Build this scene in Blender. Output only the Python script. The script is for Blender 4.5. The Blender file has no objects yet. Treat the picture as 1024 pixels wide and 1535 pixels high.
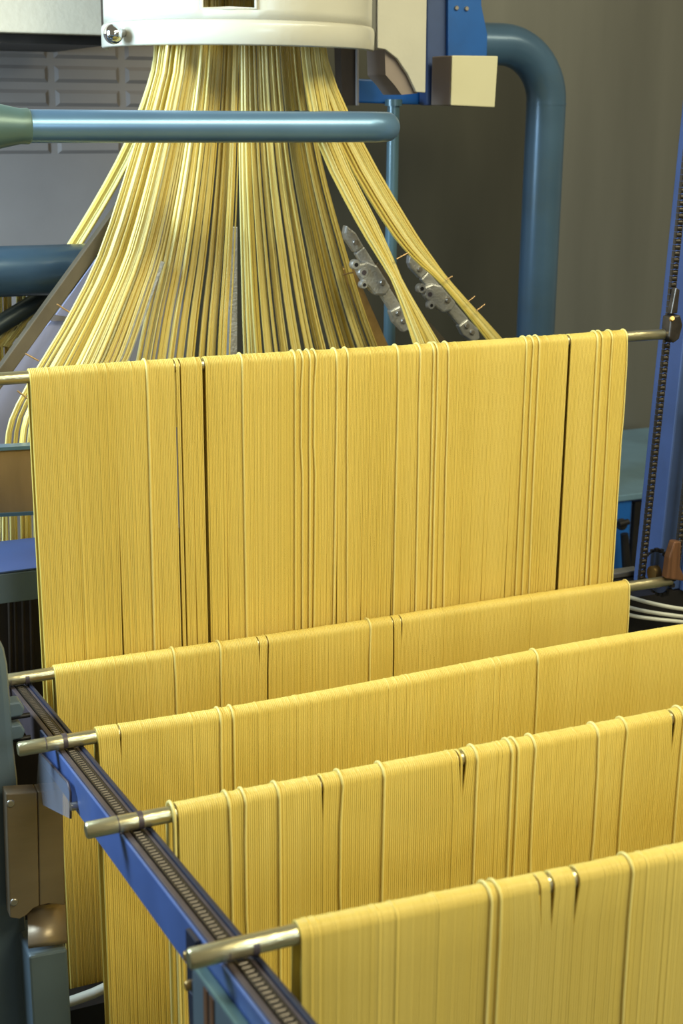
import bpy, math, random
import numpy as np
from mathutils import Vector, Matrix
random.seed(7)
rng = np.random.default_rng(11)
sc = bpy.context.scene
C = sc.collection

# ------------------------------------------------------------------ camera
CAM = np.array([0.0, 0.0, 2.0])
FPX = 2133.0
PITCH, YAW, ROLL = 0.2782, 0.4215, 0.0092
fw = np.array([math.sin(YAW)*math.cos(PITCH), math.cos(YAW)*math.cos(PITCH), -math.sin(PITCH)])
r0 = np.array([math.cos(YAW), -math.sin(YAW), 0.0])
u0 = np.cross(r0, fw)
rt = r0*math.cos(ROLL) + u0*math.sin(ROLL)
up = -r0*math.sin(ROLL) + u0*math.cos(ROLL)
cd = bpy.data.cameras.new('camera'); cam = bpy.data.objects.new('camera', cd); C.objects.link(cam)
cd.sensor_fit = 'HORIZONTAL'; cd.sensor_width = 24.0; cd.lens = FPX/1024*24.0
cd.clip_start = 0.05
m = Matrix.Identity(4)
for i in range(3):
    m[i][0] = rt[i]; m[i][1] = up[i]; m[i][2] = -fw[i]; m[i][3] = CAM[i]
cam.matrix_world = m
cd.dof.use_dof = True; cd.dof.focus_distance = 2.55; cd.dof.aperture_fstop = 6.3
sc.camera = cam

# ------------------------------------------------------------------ light
w = bpy.data.worlds.new('world'); sc.world = w; w.use_nodes = True
w.node_tree.nodes['Background'].inputs['Color'].default_value = (1.0, 0.92, 0.66, 1)
w.node_tree.nodes['Background'].inputs['Strength'].default_value = 0.23
def area(name, loc, target, sx, sy, watts, col):
    l = bpy.data.lights.new(name, 'AREA'); l.shape = 'RECTANGLE'; l.size = sx; l.size_y = sy
    l.energy = watts; l.color = col
    o = bpy.data.objects.new(name, l); C.objects.link(o); o.location = loc
    d = Vector(target) - Vector(loc)
    o.rotation_euler = d.to_track_quat('-Z', 'Y').to_euler()
    return o
area('window_daylight', (-0.75, 2.66, 2.35), (0.8, 2.90, 1.95), 0.7, 1.1, 115, (0.60, 0.82, 1.0))
area('rear_highlight_light', (1.25, -1.5, 2.35), (0.8, 2.6, 2.1), 1.0, 0.6, 20, (0.66, 0.84, 1.0))  # unseen cool light added for the highlight along the ring pipe
area('ceiling_lamp', (1.9, 0.1, 3.7), (1.2, 1.9, 1.3), 2.2, 0.9, 124, (0.97, 0.935, 0.63))
area('right_wall_fill', (3.0, 1.6, 3.4), (2.9, 4.2, 1.4), 1.2, 0.4, 16, (0.98, 0.94, 0.66))  # added fill light, brightens the right part of the back wall
vs = sc.view_settings
vs.view_transform = 'Standard'; vs.look = 'None'; vs.gamma = 1.0; vs.use_curve_mapping = False
vs.exposure = -0.20

# ------------------------------------------------------------------ helpers
def ray(px, py):
    return fw*FPX + rt*(px-512) - up*(py-767.5)
def at(px, py, Y):
    d = ray(px, py); return Vector(CAM + d*(Y-CAM[1])/d[1])
def atX(px, py, X):
    d = ray(px, py); return Vector(CAM + d*(X-CAM[0])/d[0])
def atZ(px, py, Z):
    d = ray(px, py); return Vector(CAM + d*(Z-CAM[2])/d[2])

def mat(name, col, rough=0.5, metal=0.0, var=0.12, scale=12.0, stretch=(1, 1, 1), bump=0.0, bscale=None,
        spec=0.5, dirt=None, dirt_amt=0.0, coat=0.0):
    M = bpy.data.materials.new(name); M.use_nodes = True
    nt = M.node_tree; N = nt.nodes; Lk = nt.links
    b = N['Principled BSDF']
    tc = N.new('ShaderNodeTexCoord'); mp = N.new('ShaderNodeMapping')
    mp.inputs['Scale'].default_value = stretch
    Lk.new(tc.outputs['Object'], mp.inputs['Vector'])
    nz = N.new('ShaderNodeTexNoise'); nz.inputs['Scale'].default_value = scale; nz.inputs['Detail'].default_value = 4
    Lk.new(mp.outputs['Vector'], nz.inputs['Vector'])
    rp = N.new('ShaderNodeValToRGB')
    c = np.array(col)
    rp.color_ramp.elements[0].position = 0.3; rp.color_ramp.elements[1].position = 0.7
    rp.color_ramp.elements[0].color = (*np.clip(c*(1-var), 0, 1), 1)
    rp.color_ramp.elements[1].color = (*np.clip(c*(1+var), 0, 1), 1)
    Lk.new(nz.outputs['Fac'], rp.inputs['Fac'])
    out = rp.outputs['Color']
    if dirt is not None:
        n2 = N.new('ShaderNodeTexNoise'); n2.inputs['Scale'].default_value = scale*0.4; n2.inputs['Detail'].default_value = 8
        n2.inputs['Roughness'].default_value = 0.7
        Lk.new(tc.outputs['Object'], n2.inputs['Vector'])
        r2 = N.new('ShaderNodeValToRGB'); r2.color_ramp.elements[0].position = 0.5; r2.color_ramp.elements[1].position = 0.72
        r2.color_ramp.elements[1].color = (dirt_amt, dirt_amt, dirt_amt, 1)
        Lk.new(n2.outputs['Fac'], r2.inputs['Fac'])
        mx = N.new('ShaderNodeMixRGB'); mx.inputs['Color2'].default_value = (*dirt, 1)
        Lk.new(r2.outputs['Color'], mx.inputs['Fac']); Lk.new(out, mx.inputs['Color1']); out = mx.outputs['Color']
    Lk.new(out, b.inputs['Base Color'])
    b.inputs['Roughness'].default_value = rough; b.inputs['Metallic'].default_value = metal
    b.inputs['Specular IOR Level'].default_value = spec
    b.inputs['Coat Weight'].default_value = coat; b.inputs['Coat Roughness'].default_value = 0.15
    if bump:
        bp = N.new('ShaderNodeBump'); bp.inputs['Strength'].default_value = bump; bp.inputs['Distance'].default_value = 0.004
        n3 = N.new('ShaderNodeTexNoise'); n3.inputs['Scale'].default_value = bscale or scale*6; n3.inputs['Detail'].default_value = 3
        Lk.new(mp.outputs['Vector'], n3.inputs['Vector'])
        Lk.new(n3.outputs['Fac'], bp.inputs['Height']); Lk.new(bp.outputs['Normal'], b.inputs['Normal'])
    return M
def S(r, g, b):
    f = lambda v: (v/255/12.92) if v/255 <= .04045 else ((v/255+.055)/1.055)**2.4
    return (f(r), f(g), f(b))
def pasta(name, dark, light, rough, spec, src):
    """dough whose tone varies from strand to strand (src: attribute 'tone' or the object's random number)"""
    M = mat(name, dark, rough, 0, 0.05, 3.0, spec=spec); nt = M.node_tree; N = nt.nodes; Lk = nt.links
    b = N['Principled BSDF']; old = b.inputs['Base Color'].links[0].from_socket
    if src == 'tone':
        at_ = N.new('ShaderNodeAttribute'); at_.attribute_name = 'tone'; fac = at_.outputs['Fac']
    else:
        oi = N.new('ShaderNodeObjectInfo'); fac = oi.outputs['Random']
    mx = N.new('ShaderNodeMixRGB'); mx.inputs['Color2'].default_value = (*light, 1)
    Lk.new(fac, mx.inputs['Fac']); Lk.new(old, mx.inputs['Color1']); Lk.new(mx.outputs['Color'], b.inputs['Base Color'])
    return M
PASTA = pasta('pasta_dough', (0.75, 0.55, 0.118), (0.815, 0.615, 0.155), 0.42, 0.5, 'tone')
PASTA_LOOSE = pasta('pasta_dough_loose_strand', (0.82, 0.66, 0.20), (0.88, 0.72, 0.26), 0.40, 0.5, 'random')
PASTA_FAN = pasta('pasta_dough_wet', (0.72, 0.52, 0.10), (0.85, 0.73, 0.30), 0.32, 0.65, 'random')
STEEL_ROD = mat('rod_aluminium', (0.56, 0.49, 0.29), 0.30, 0.85, 0.18, 14, (1, 4, 4), 0.15)
ENAMEL = mat('cream_enamel', S(206, 200, 182), 0.30, 0, 0.05, 6, bump=0.12, bscale=60, coat=0.3)
CREAM = mat('cream_paint', S(206, 192, 168), 0.6, 0, 0.06, 9, bump=0.25, bscale=60)
BLUEPIPE = mat('blue_grey_pipe_paint', S(74, 102, 128), 0.30, 0.25, 0.10, 7, coat=0.25, dirt=S(90, 100, 90), dirt_amt=0.35)
RINGPIPE = mat('ring_pipe_paint', S(108, 144, 178), 0.34, 0.5, 0.08, 7, coat=0.15)
TEALPIPE = mat('teal_pipe_paint', S(80, 108, 120), 0.32, 0.2, 0.10, 7, coat=0.2)
FLANGE = mat('green_grey_flange_paint', S(96, 122, 118), 0.38, 0.2, 0.10, 8)
BLUE = mat('bright_blue_paint', S(28, 92, 168), 0.38, 0, 0.10, 9, dirt=S(40, 66, 100), dirt_amt=0.4)
RAILBLUE = mat('rail_blue_paint', S(74, 98, 156), 0.40, 0, 0.12, 12, dirt=S(110, 120, 140), dirt_amt=0.45)
POSTBLUE = mat('post_blue_paint', S(60, 78, 120), 0.45, 0, 0.12, 9, dirt=S(50, 62, 90), dirt_amt=0.5)
POSTGREEN = mat('grey_green_post_paint', S(88, 102, 112), 0.45, 0, 0.10, 7)
GREY = mat('grey_sheet_paint', S(142, 134, 130), 0.5, 0, 0.06, 5, bump=0.1, bscale=80)
WALLM = mat('brushed_olive_steel', (0.21, 0.20, 0.165), 0.42, 0.55, 0.14, 1.6, (3, 1, 0.35), 0.05, 60)
FLOORM = mat('green_grey_floor', S(84, 92, 82), 0.5, 0, 0.2, 6, bump=0.2)
DARK = mat('dark_iron', (0.020, 0.017, 0.016), 0.5, 0.5, 0.3, 20)
DARKBROWN = mat('dark_brown_cover', (0.035, 0.022, 0.013), 0.6, 0.1, 0.3, 10)
CHAINM = mat('oiled_chain_steel', (0.095, 0.08, 0.068), 0.38, 0.8, 0.3, 40)
GUIDE = mat('purple_brown_guide', S(82, 72, 76), 0.45, 0.3, 0.15, 20)
NAVY = mat('navy_guide', S(38, 42, 62), 0.42, 0.2, 0.15, 20)
CLAMPM = mat('cast_aluminium', (0.50, 0.49, 0.47), 0.40, 0.7, 0.15, 30, bump=0.3, bscale=160)
CHROME = mat('chrome', (0.72, 0.72, 0.74), 0.10, 1.0, 0.02, 5)
BRASS = mat('tarnished_brass', (0.45, 0.28, 0.10), 0.4, 0.8, 0.2, 30)
TAN = mat('tan_steel_plate', (0.30, 0.23, 0.155), 0.42, 0.55, 0.10, 5, (1, 1, 4), 0.05, 60)
BROWNPLATE = mat('brown_steel_plate', (0.34, 0.22, 0.10), 0.4, 0.5, 0.15, 5, (5, 1, 1))
LAV = mat('lavender_grey_sheet', S(150, 148, 172), 0.35, 0.2, 0.08, 6)
STRUTM = mat('brown_grey_strut', S(98, 86, 68), 0.45, 0.4, 0.15, 14)
WHITEPLASTIC = mat('cream_switch_plastic', S(212, 204, 168), 0.5, 0, 0.03, 6)
MAUVE = mat('mauve_side_paint', S(150, 134, 124), 0.5, 0, 0.05, 6)
CONDUIT = mat('pale_conduit', S(206, 204, 190), 0.35, 0.1, 0.06, 10)
PALEBLUE = mat('pale_blue_top', S(112, 142, 160), 0.42, 0.1, 0.08, 8, dirt=S(80, 96, 104), dirt_amt=0.4)
RUST = mat('rust_stripe_steel', S(122, 84, 58), 0.5, 0.4, 0.3, 6, (20, 1, 1))
PIN = mat('copper_pin', (0.55, 0.34, 0.16), 0.35, 0.7, 0.1, 30)
BOLT = mat('zinc_bolt', (0.42, 0.38, 0.33), 0.35, 0.8, 0.1, 30)
STAYM = mat('dark_teal_stay', S(58, 66, 66), 0.4, 0.3, 0.12, 10)
SHADEWALL = mat('painted_wall_shade', (0.055, 0.050, 0.034), 0.45, 0.3, 0.14, 3, (2, 1, 0.5))  # dark olive tone, wall shade put into the colour
def clear_guard():
    M = mat('clear_plastic_guard', S(150, 160, 180), 0.25, 0, 0.05, 8)
    b = M.node_tree.nodes['Principled BSDF']; b.inputs['Alpha'].default_value = 0.42
    return M
GUARD = clear_guard()

class MB:
    def __init__(s): s.v = []; s.f = []; s.sm = []
    def add(s, v, f, smooth=False):
        o = len(s.v); s.v += [tuple(p) for p in v]; s.f += [tuple(i+o for i in q) for q in f]; s.sm += [smooth]*len(f); return s
    def box(s, a, b):
        x0, y0, z0 = [min(a[i], b[i]) for i in range(3)]; x1, y1, z1 = [max(a[i], b[i]) for i in range(3)]
        return s.add([(x0,y0,z0),(x1,y0,z0),(x1,y1,z0),(x0,y1,z0),(x0,y0,z1),(x1,y0,z1),(x1,y1,z1),(x0,y1,z1)],
                     [(3,2,1,0),(4,5,6,7),(0,1,5,4),(1,2,6,5),(2,3,7,6),(3,0,4,7)])
    def prism(s, poly, ext):
        """polygon (list of points) extruded by vector"""
        n = len(poly); e = Vector(ext); P = [Vector(p) for p in poly]
        nrm = Vector((0, 0, 0))
        for i in range(n):
            a, b = P[i], P[(i+1) % n]; nrm += a.cross(b)
        if nrm.dot(e) > 0: P = P[::-1]
        v = P + [p+e for p in P]
        f = [tuple(range(n)), tuple(range(2*n-1, n-1, -1))]
        f += [(i, i+n, (i+1) % n + n, (i+1) % n) for i in range(n)]
        return s.add(v, f)
    def tube(s, path, rad, sides=16, cap=True, smooth=True):
        P = [Vector(p) for p in path]; n = len(P)
        R = rad if hasattr(rad, '__len__') else [rad]*n
        T = []
        for i in range(n):
            t = P[min(i+1, n-1)] - P[max(i-1, 0)]
            T.append(t.normalized() if t.length > 1e-9 else (T[-1] if T else Vector((0, 0, 1))))
        ref = Vector((0, 0, 1)) if abs(T[0].z) < .9 else Vector((1, 0, 0))
        b = T[0].cross(ref).normalized(); vs_ = []
        for i in range(n):
            b = (b - T[i]*b.dot(T[i])).normalized(); c = T[i].cross(b)
            for k in range(sides):
                a = 2*math.pi*k/sides
                vs_.append(P[i] + (b*math.cos(a) + c*math.sin(a))*R[i])
        f = []
        for i in range(n-1):
            for k in range(sides):
                k2 = (k+1) % sides
                f.append((i*sides+k, i*sides+k2, (i+1)*sides+k2, (i+1)*sides+k))
        s.add(vs_, f, smooth)
        if cap:
            s.add(vs_[:sides], [tuple(range(sides-1, -1, -1))]); s.add(vs_[-sides:], [tuple(range(sides))])
        return s
    def sphere(s, c, r, seg=20, rings=12):
        c = Vector(c); v = []; f = []
        for i in range(rings+1):
            th = math.pi*i/rings
            for k in range(seg):
                a = 2*math.pi*k/seg
                v.append(c + Vector((math.sin(th)*math.cos(a), math.sin(th)*math.sin(a), math.cos(th)))*r)
        for i in range(rings):
            for k in range(seg):
                k2 = (k+1) % seg
                f.append((i*seg+k, (i+1)*seg+k, (i+1)*seg+k2, i*seg+k2))
        return s.add(v, f, True)
    def mesh(s, name):
        me = bpy.data.meshes.new(name); me.from_pydata(s.v, [], s.f)
        me.polygons.foreach_set('use_smooth', s.sm); me.update(); return me
    def build(s, name, material, parent=None, bevel=0.0):
        me = s.mesh(name); me.materials.append(material)
        return link(name, me, parent, bevel)
def link(name, me, parent=None, bevel=0.0):
    o = bpy.data.objects.new(name, me); C.objects.link(o)
    if parent is not None:
        o.parent = parent; o.matrix_parent_inverse = parent.matrix_world.inverted()
    if bevel:
        b = o.modifiers.new('bevel', 'BEVEL'); b.width = bevel; b.segments = 2; b.limit_method = 'ANGLE'
    return o
def tag(o, label=None, cat=None, group=None, kind=None):
    if label: o['label'] = label
    if cat: o['category'] = cat
    if group: o['group'] = group
    if kind: o['kind'] = kind
    return o
def thing(name, loc, label, cat, group=None):
    o = bpy.data.objects.new(name, None); C.objects.link(o); o.empty_display_size = 0.05
    o.location = loc; o.matrix_world = Matrix.Translation(Vector(loc))
    return tag(o, label, cat, group)
def smooth_path(pts, n):
    """Catmull-Rom through points"""
    P = [np.array(p, float) for p in pts]; P = [2*P[0]-P[1]] + P + [2*P[-1]-P[-2]]
    segs = len(P)-3; out = []
    for j in range(n):
        t = j/(n-1)*segs; i = min(int(t), segs-1); t -= i
        p0, p1, p2, p3 = P[i:i+4]
        out.append(0.5*((2*p1)+(-p0+p2)*t+(2*p0-5*p1+4*p2-p3)*t*t+(-p0+3*p1-3*p2+p3)*t**3))
    return out
def arc(c, a, b, t0, t1, n):
    c, a, b = Vector(c), Vector(a), Vector(b)
    return [c + a*math.cos(t0+(t1-t0)*i/(n-1)) + b*math.sin(t0+(t1-t0)*i/(n-1)) for i in range(n)]
def bolt(parent, p, nrm, r=0.008, h=0.005, m_=None, name='bolt'):
    p = Vector(p); n = Vector(nrm).normalized()
    return MB().tube([p, p+n*h*0.7, p+n*h], [r, r, r*0.75], 10).build(name, m_ or BOLT, parent)

# ------------------------------------------------------------------ setting
YW = 4.2
tag(MB().box((-2.5, -2.0, -0.05), (5.5, YW+0.1, 0)).build('floor', FLOORM), kind='structure')
tag(MB().box((1.35, YW, 0), (5.5, YW+0.08, 4.2)).build('wall_back', WALLM), kind='structure')
wl = tag(MB().box((-2.5, YW+0.02, 0), (1.349, YW+0.08, 4.2)).build('wall_back_left', GREY), kind='structure')
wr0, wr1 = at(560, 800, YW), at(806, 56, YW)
wp = MB().box((1.36, YW-0.012, 0), (wr1.x, YW-0.0005, wr1.z)).build('painted_shade_panel', SHADEWALL, bpy.data.objects['wall_back'], 0.003)  # thin dark sheet stands in for the shaded stretch of wall
# embossed rows on the grey cover behind the strands
tl = MB(); a = 0.010
pw, ph = 0.188, 0.046
tl.add([(0,0,0),(pw,0,0),(pw,0,ph),(0,0,ph),(a,-0.010,a),(pw-a,-0.010,a),(pw-a,-0.010,ph-a),(a,-0.010,ph-a)],
       [(4,5,6,7),(0,1,5,4),(1,2,6,5),(2,3,7,6),(3,0,4,7)])
tme = tl.mesh('embossed_panel'); tme.materials.append(GREY)
base = at(-22, 231, YW+0.02)
for rrow in range(8):
    for cc in range(-2, 5):
        o = link('embossed_panel', tme, wl)
        o.location = (base.x + cc*0.208, YW+0.0199, base.z + rrow*0.066)

# overhead cream cover upper left
hb = thing('overhead_cover', at(60, 40, 3.55), 'cream painted overhead cover box above dark slot, upper left', 'cover')
p0, p1 = at(-900, 52, 3.55), at(153, 47, 3.55); p0.z = at(60, 50, 3.55).z
MB().box((p0.x, 3.55, p0.z), (p1.x+.02, 4.15, p0.z+0.5)).build('cover_box', CREAM, hb, 0.004)
MB().box((p0.x, 3.60, p0.z-0.022), (p1.x+.02, 4.15, p0.z-0.001)).build('underside_channel', DARK, hb)

# ------------------------------------------------------------------ rods, curtains
RR = 0.0110; D = 0.0030; W_ = 1.2
# (x0, y, ztop, right end lift)
RODS = [(0.485, 2.377, 1.5695, -0.000), (0.490, 2.319, 1.053, 0.002), (0.470, 1.946, 1.098, 0.010),
        (0.483, 1.589, 1.140, 0.004), (0.492, 1.202, 1.187, -0.026)]
def tubes_np(paths, rad, sides):
    """paths: (N,P,3) in near YZ planes; ring frame X + in-plane normal"""
    N, P, _ = paths.shape
    T = np.gradient(paths, axis=1); T[..., 0] = 0
    T /= np.linalg.norm(T, axis=2, keepdims=True)
    nrm = np.stack([np.zeros_like(T[..., 0]), -T[..., 2], T[..., 1]], -1)
    a = np.arange(sides)*2*np.pi/sides
    X = np.array([1.0, 0, 0])
    ring = paths[:, :, None, :] + rad[:, None, None, None]*(np.cos(a)[None, None, :, None]*X + np.sin(a)[None, None, :, None]*nrm[:, :, None, :])
    V = ring.reshape(-1, 3)
    n_, p_, s_ = np.meshgrid(np.arange(N), np.arange(P-1), np.arange(sides), indexing='ij')
    b0 = n_*P*sides + p_*sides
    F = np.stack([b0+s_, b0+(s_+1) % sides, b0+sides+(s_+1) % sides, b0+sides+s_], -1).reshape(-1, 4)
    return V, F
def mesh_np(name, V, F, material):
    me = bpy.data.meshes.new(name)
    me.vertices.add(len(V)); me.vertices.foreach_set('co', V.astype(np.float32).ravel())
    me.loops.add(F.size); me.loops.foreach_set('vertex_index', F.astype(np.int32).ravel())
    me.polygons.add(len(F)); me.polygons.foreach_set('loop_start', np.arange(0, F.size, 4, dtype=np.int32))
    me.polygons.foreach_set('use_smooth', np.ones(len(F), bool))
    me.update(calc_edges=True); me.validate(); me.materials.append(material)
    return me
def hang_path(x, xdrift, yc, zc, rad, lf, lb, ydr, sagt, cl=0.0):
    """one strand: back bottom -> over the rod -> front bottom. returns (P,3)"""
    pts = []
    for s in np.linspace(1, 0, 5)[:-1]:
        pts.append((x+xdrift*s*s*0.6, yc+rad+0.004*s, zc-lb*s))
    for t in np.linspace(0, math.pi, 9):
        pts.append((x, yc+rad*math.cos(t), zc+rad*math.sin(t)))
    for s in np.linspace(0, 1, 13)[1:]:
        pts.append((x+xdrift*s**2+cl*min(1, s*12), yc-rad+ydr*s, zc-lf*s))
    q = np.array(pts); q[:, 2] += sagt
    return q
LAB = ['pasta curtain hanging highest, just below the fanned strands, with two dark slits',
       'pasta curtain low behind, its front sheet mostly hidden by the third curtain',
       'pasta curtain with two raised strands close together near its left end, third from back',
       'pasta curtain with many raised ridged strands and a stray loop at its left edge',
       'pasta curtain nearest the viewer, with a doubled raised strand near its middle']
RLAB = ['drying rod carrying the highest pasta curtain, ending in a chain bracket',
        'drying rod of the low rear curtain, its left end behind the grey-green post',
        'dull grey drying rod lying on the start of the blue rail beside the clear guard',
        'shiny drying rod with pale tip on the middle of the blue rail',
        'blurred brass-coloured drying rod nearest the viewer over the rail bracket']
# pixel columns along each curtain top: raised strands, open slits (px, width strands, closing)
RAISED = [[216, 359, 438, 449, 460, 469, 500, 517, 592, 625, 645, 650.5, 667, 784, 794, 803, 890, 897, 912],
          [258, 327, 551], [326, 345, 800], [338, 362, 412, 507, 569, 708, 760, 769, 795, 889, 932, 1017, 1080],
          [727, 741, 939]]
SLITS = [[(259, 1, 0), (265, 1, 0), (300, 2, 0), (849, 2, 0)],
         [(384, 1, 1), (399, 1, 0), (586, 1, 0), (598, 1, 1)],
         [(176, 1, 1)], [(477, 1, 1), (682, 1, 1), (688, 2, 1), (1003, 2, 1)],
         [(800, 1, 1), (819, 2, 1), (857, 2, 1)]]
def px_to_x(px, i):
    x0, y, zt, lift = RODS[i]
    return at(px, 0, y).x if False else _solve_x(px, y, zt)
def _solve_x(px, y, z):
    lo, hi = -1.0, 4.0
    for _ in range(60):
        mid = (lo+hi)/2; d = np.array([mid, y, z])-CAM
        if 512+FPX*(d@rt)/(d@fw) < px: lo = mid
        else: hi = mid
    return (lo+hi)/2
for i, (x0, y, zt, lift) in enumerate(RODS):
    zc = zt - RR - D
    t = thing('pasta_curtain', (x0+W_/2, y, zc), LAB[i], 'pasta curtain', 'pasta curtains hung over drying rods')
    n = int(W_/D); xs = x0 + D*(np.arange(n)+0.5)
    keep = np.ones(n, bool); drift = np.zeros(n); close = np.zeros(n)
    # strands bunch together towards their lower ends
    k = 0
    while k < n:
        mlen = int(rng.integers(4, 26)); e = min(n, k+mlen); c0 = xs[k:e].mean()
        drift[k:e] = (xs[k:e]-c0)*-(0.03+0.05*rng.random())*(1.0 if i < 2 else 0.6) + rng.normal(0, 0.0008)
        k = e
    drift += rng.normal(0, 0.0003, n)
    for (px, wd, closing) in SLITS[i]:
        j = int((px_to_x(px, i)-x0)/D)
        if 1 < j < n-wd-1:
            keep[j:j+wd] = False
            if closing:
                
                for q_ in range(34):
                    if j-1-q_ >= 0: close[j-1-q_] += D*0.52*wd*(1-q_/34)
                    if j+wd+q_ < n: close[j+wd+q_] -= D*0.52*wd*(1-q_/34)
    lf = 0.655 + 0.012*np.sin(xs*9+i) + rng.normal(0, 0.006, n)
    lb = 0.650 + 0.012*np.cos(xs*7+i) + rng.normal(0, 0.006, n)
    def sag(xv): 
        u = (xv-x0)/W_
        return lift*u + (0.004*np.sin(u*6.5+i*1.7) if i == 2 else 0.0015*np.sin(u*7+i*2.1)) - (0.004*np.sin(np.pi*u) if i > 1 else 0)
    paths = []
    for j in range(n):
        if not keep[j]: continue
        rad = RR + D*0.5 + abs(rng.normal(0, 0.00026)) + (0.0008 if rng.random() < .03 else 0)
        paths.append(hang_path(xs[j], drift[j], y, zc, rad, lf[j], lb[j], 0.005*math.sin(xs[j]*14+i)+rng.normal(0, 0.0005), sag(xs[j]), close[j]))
    paths = np.array(paths)
    rads = D*0.68 + rng.normal(0, 0.00006, len(paths))
    V, F = tubes_np(paths, rads, 6)
    V -= np.array(t.location)
    me = mesh_np('strand_sheet', V, F, PASTA)
    tone = np.clip(0.5+rng.normal(0, 0.16, len(paths))+0.25*np.sin(np.arange(len(paths))*0.11+i), 0, 1)
    ta = me.attributes.new('tone', 'FLOAT', 'POINT'); ta.data.foreach_set('value', np.repeat(tone, len(V)//len(paths)).astype(np.float32))
    o = bpy.data.objects.new('strand_sheet', me); C.objects.link(o); o.parent = t; o['kind'] = 'stuff'
    extra = []
    for px in RAISED[i]:
        extra.append((px_to_x(px, i), D*0.72, D*0.70))
    extra.append((x0+W_-0.001, D*0.4, D*0.6))
    if i == 3: extra.append((x0-0.006, D*0.6, D*0.8))
    for (xv, off, rs) in extra:
        if not (x0-0.02 < xv < x0+W_+0.01): continue
        rad = RR + D + off
        p = hang_path(xv, rng.normal(0, 0.003), y, zc, rad, 0.64, 0.64, 0.005*math.sin(xv*14+i)-0.0008, sag(xv))[None]
        p[0, 13:16, 0] += rng.normal(0, 0.0012)
        V, F = tubes_np(p, np.array([rs]), 7); V -= np.array(t.location)
        o = bpy.data.objects.new('raised_strand', mesh_np('raised_strand', V, F, PASTA_LOOSE)); C.objects.link(o); o.parent = t
    # the rod
    xl, xr = x0-0.117, x0+W_+0.115
    r = thing('drying_rod', ((xl+xr)/2, y, zc), RLAB[i], 'rod', 'drying rods')
    if i == 0: xl, xr = x0-0.16, x0+W_+0.10
    nn = 24
    pth = [(xx, y, zc + (sag(np.clip(xx, x0, x0+W_)))) for xx in np.linspace(xl+0.002, xr-0.002, nn)]
    pth = [(xl, y, pth[0][2])] + pth + [(xr, y, pth[-1][2])]
    MB().tube(pth, [RR-0.002]+[RR]*nn+[RR-0.002], 20).build('rod_bar', STEEL_ROD, r)
    gx = xl+0.066
    MB().tube([(gx, y, zc), (gx+0.007, y, zc)], RR+0.0006, 20).build('groove_band', GUIDE, r)
    MB().tube([(xl+0.040, y, zc), (xl+0.0415, y, zc)], RR+0.0004, 20).build('groove_band', GUIDE, r)

# ------------------------------------------------------------------ fan of fresh strands
def fan_strand(ctrl, rad, parent, n=22):
    """ctrl: list of (px,py,Y)"""
    P = np.array([smooth_path([at(*c) for c in ctrl], n)])
    N = P.shape[1]
    T = np.gradient(P[0], axis=0); T /= np.linalg.norm(T, axis=1, keepdims=True)
    b = np.cross(T, np.array([0, 1.0, 0])); b /= np.linalg.norm(b, axis=1, keepdims=True)
    nn = np.cross(b, T); sides = 6
    a = np.arange(sides)*2*np.pi/sides
    V = (P[0][:, None, :] + rad*(np.cos(a)[None, :, None]*b[:, None, :] + np.sin(a)[None, :, None]*nn[:, None, :])).reshape(-1, 3)
    p_, s_ = np.meshgrid(np.arange(N-1), np.arange(sides), indexing='ij')
    F = np.stack([p_*sides+s_, p_*sides+(s_+1) % sides, (p_+1)*sides+(s_+1) % sides, (p_+1)*sides+s_], -1).reshape(-1, 4)
    V = V - np.array(parent.location)
    o = bpy.data.objects.new('strand', mesh_np('strand', V, F[:, ::-1], PASTA_FAN)); C.objects.link(o); o.parent = parent
def bundle(label, left, right, n, clump, yj, rad=0.0025, gap=0.35):
    """left/right: control curves of (px,py,Y); strands interpolate between, bunching downwards"""
    t = thing('pasta_strand_bundle', at(*left[-1]), label, 'pasta strands', 'strand bundles fanning out of the extruder')
    m_ = len(left); us = (np.arange(n)+0.5)/n; ub = us.copy(); ut = us.copy(); dY = np.zeros(n); k = 0
    while k < n:
        e = min(n, k+int(rng.integers(clump[0], clump[1]+1))); c0 = us[k:e].mean()
        ub[k:e] = c0 + (us[k:e]-c0)*(1-gap) + rng.normal(0, 0.25/n)
        ut[k:e] = c0 + (us[k:e]-c0)*0.8 + rng.normal(0, 0.5/n)
        dY[k:e] = rng.normal(0, yj); k = e
    for j in range(n):
        ctrl = []; dy = dY[j] + rng.normal(0, 0.0022)
        for q in range(m_):
            f = q/(m_-1); u = ut[j]*(1-f) + ub[j]*f
            l_, r_ = left[q], right[q]
            ctrl.append((l_[0]+(r_[0]-l_[0])*u, l_[1]+(r_[1]-l_[1])*u, l_[2]+(r_[2]-l_[2])*u + dy))
        fan_strand(ctrl, rad*(1+rng.normal(0, 0.08)), t)
# front left, pale, curving out past the top curtain
bundle('pale pasta strands sweeping down left over the lavender chute plate',
       [(240, -30, 2.98), (238, 90, 2.98), (196, 235, 2.96), (148, 380, 2.93), (98, 480, 2.90), (52, 555, 2.87), (14, 625, 2.85), (5, 672, 2.85), (5, 720, 2.85)],
       [(300, -30, 2.98), (296, 90, 2.98), (272, 235, 2.97), (247, 365, 2.95), (222, 450, 2.92), (196, 530, 2.90), (170, 590, 2.88), (160, 660, 2.87), (158, 720, 2.87)],
       62, (2, 6), 0.014, gap=0.45)
bundle('golden and pale pasta strands falling between the left chute and the middle guide bar',
       [(292, -30, 3.05), (290, 90, 3.05), (268, 240, 3.05), (240, 380, 3.05), (215, 480, 3.03), (196, 580, 3.02), (190, 640, 3.02)],
       [(362, -30, 3.05), (360, 90, 3.05), (357, 240, 3.05), (352, 380, 3.05), (347, 480, 3.03), (344, 580, 3.02), (342, 640, 3.02)],
       48, (2, 6), 0.014, gap=0.35)
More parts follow.
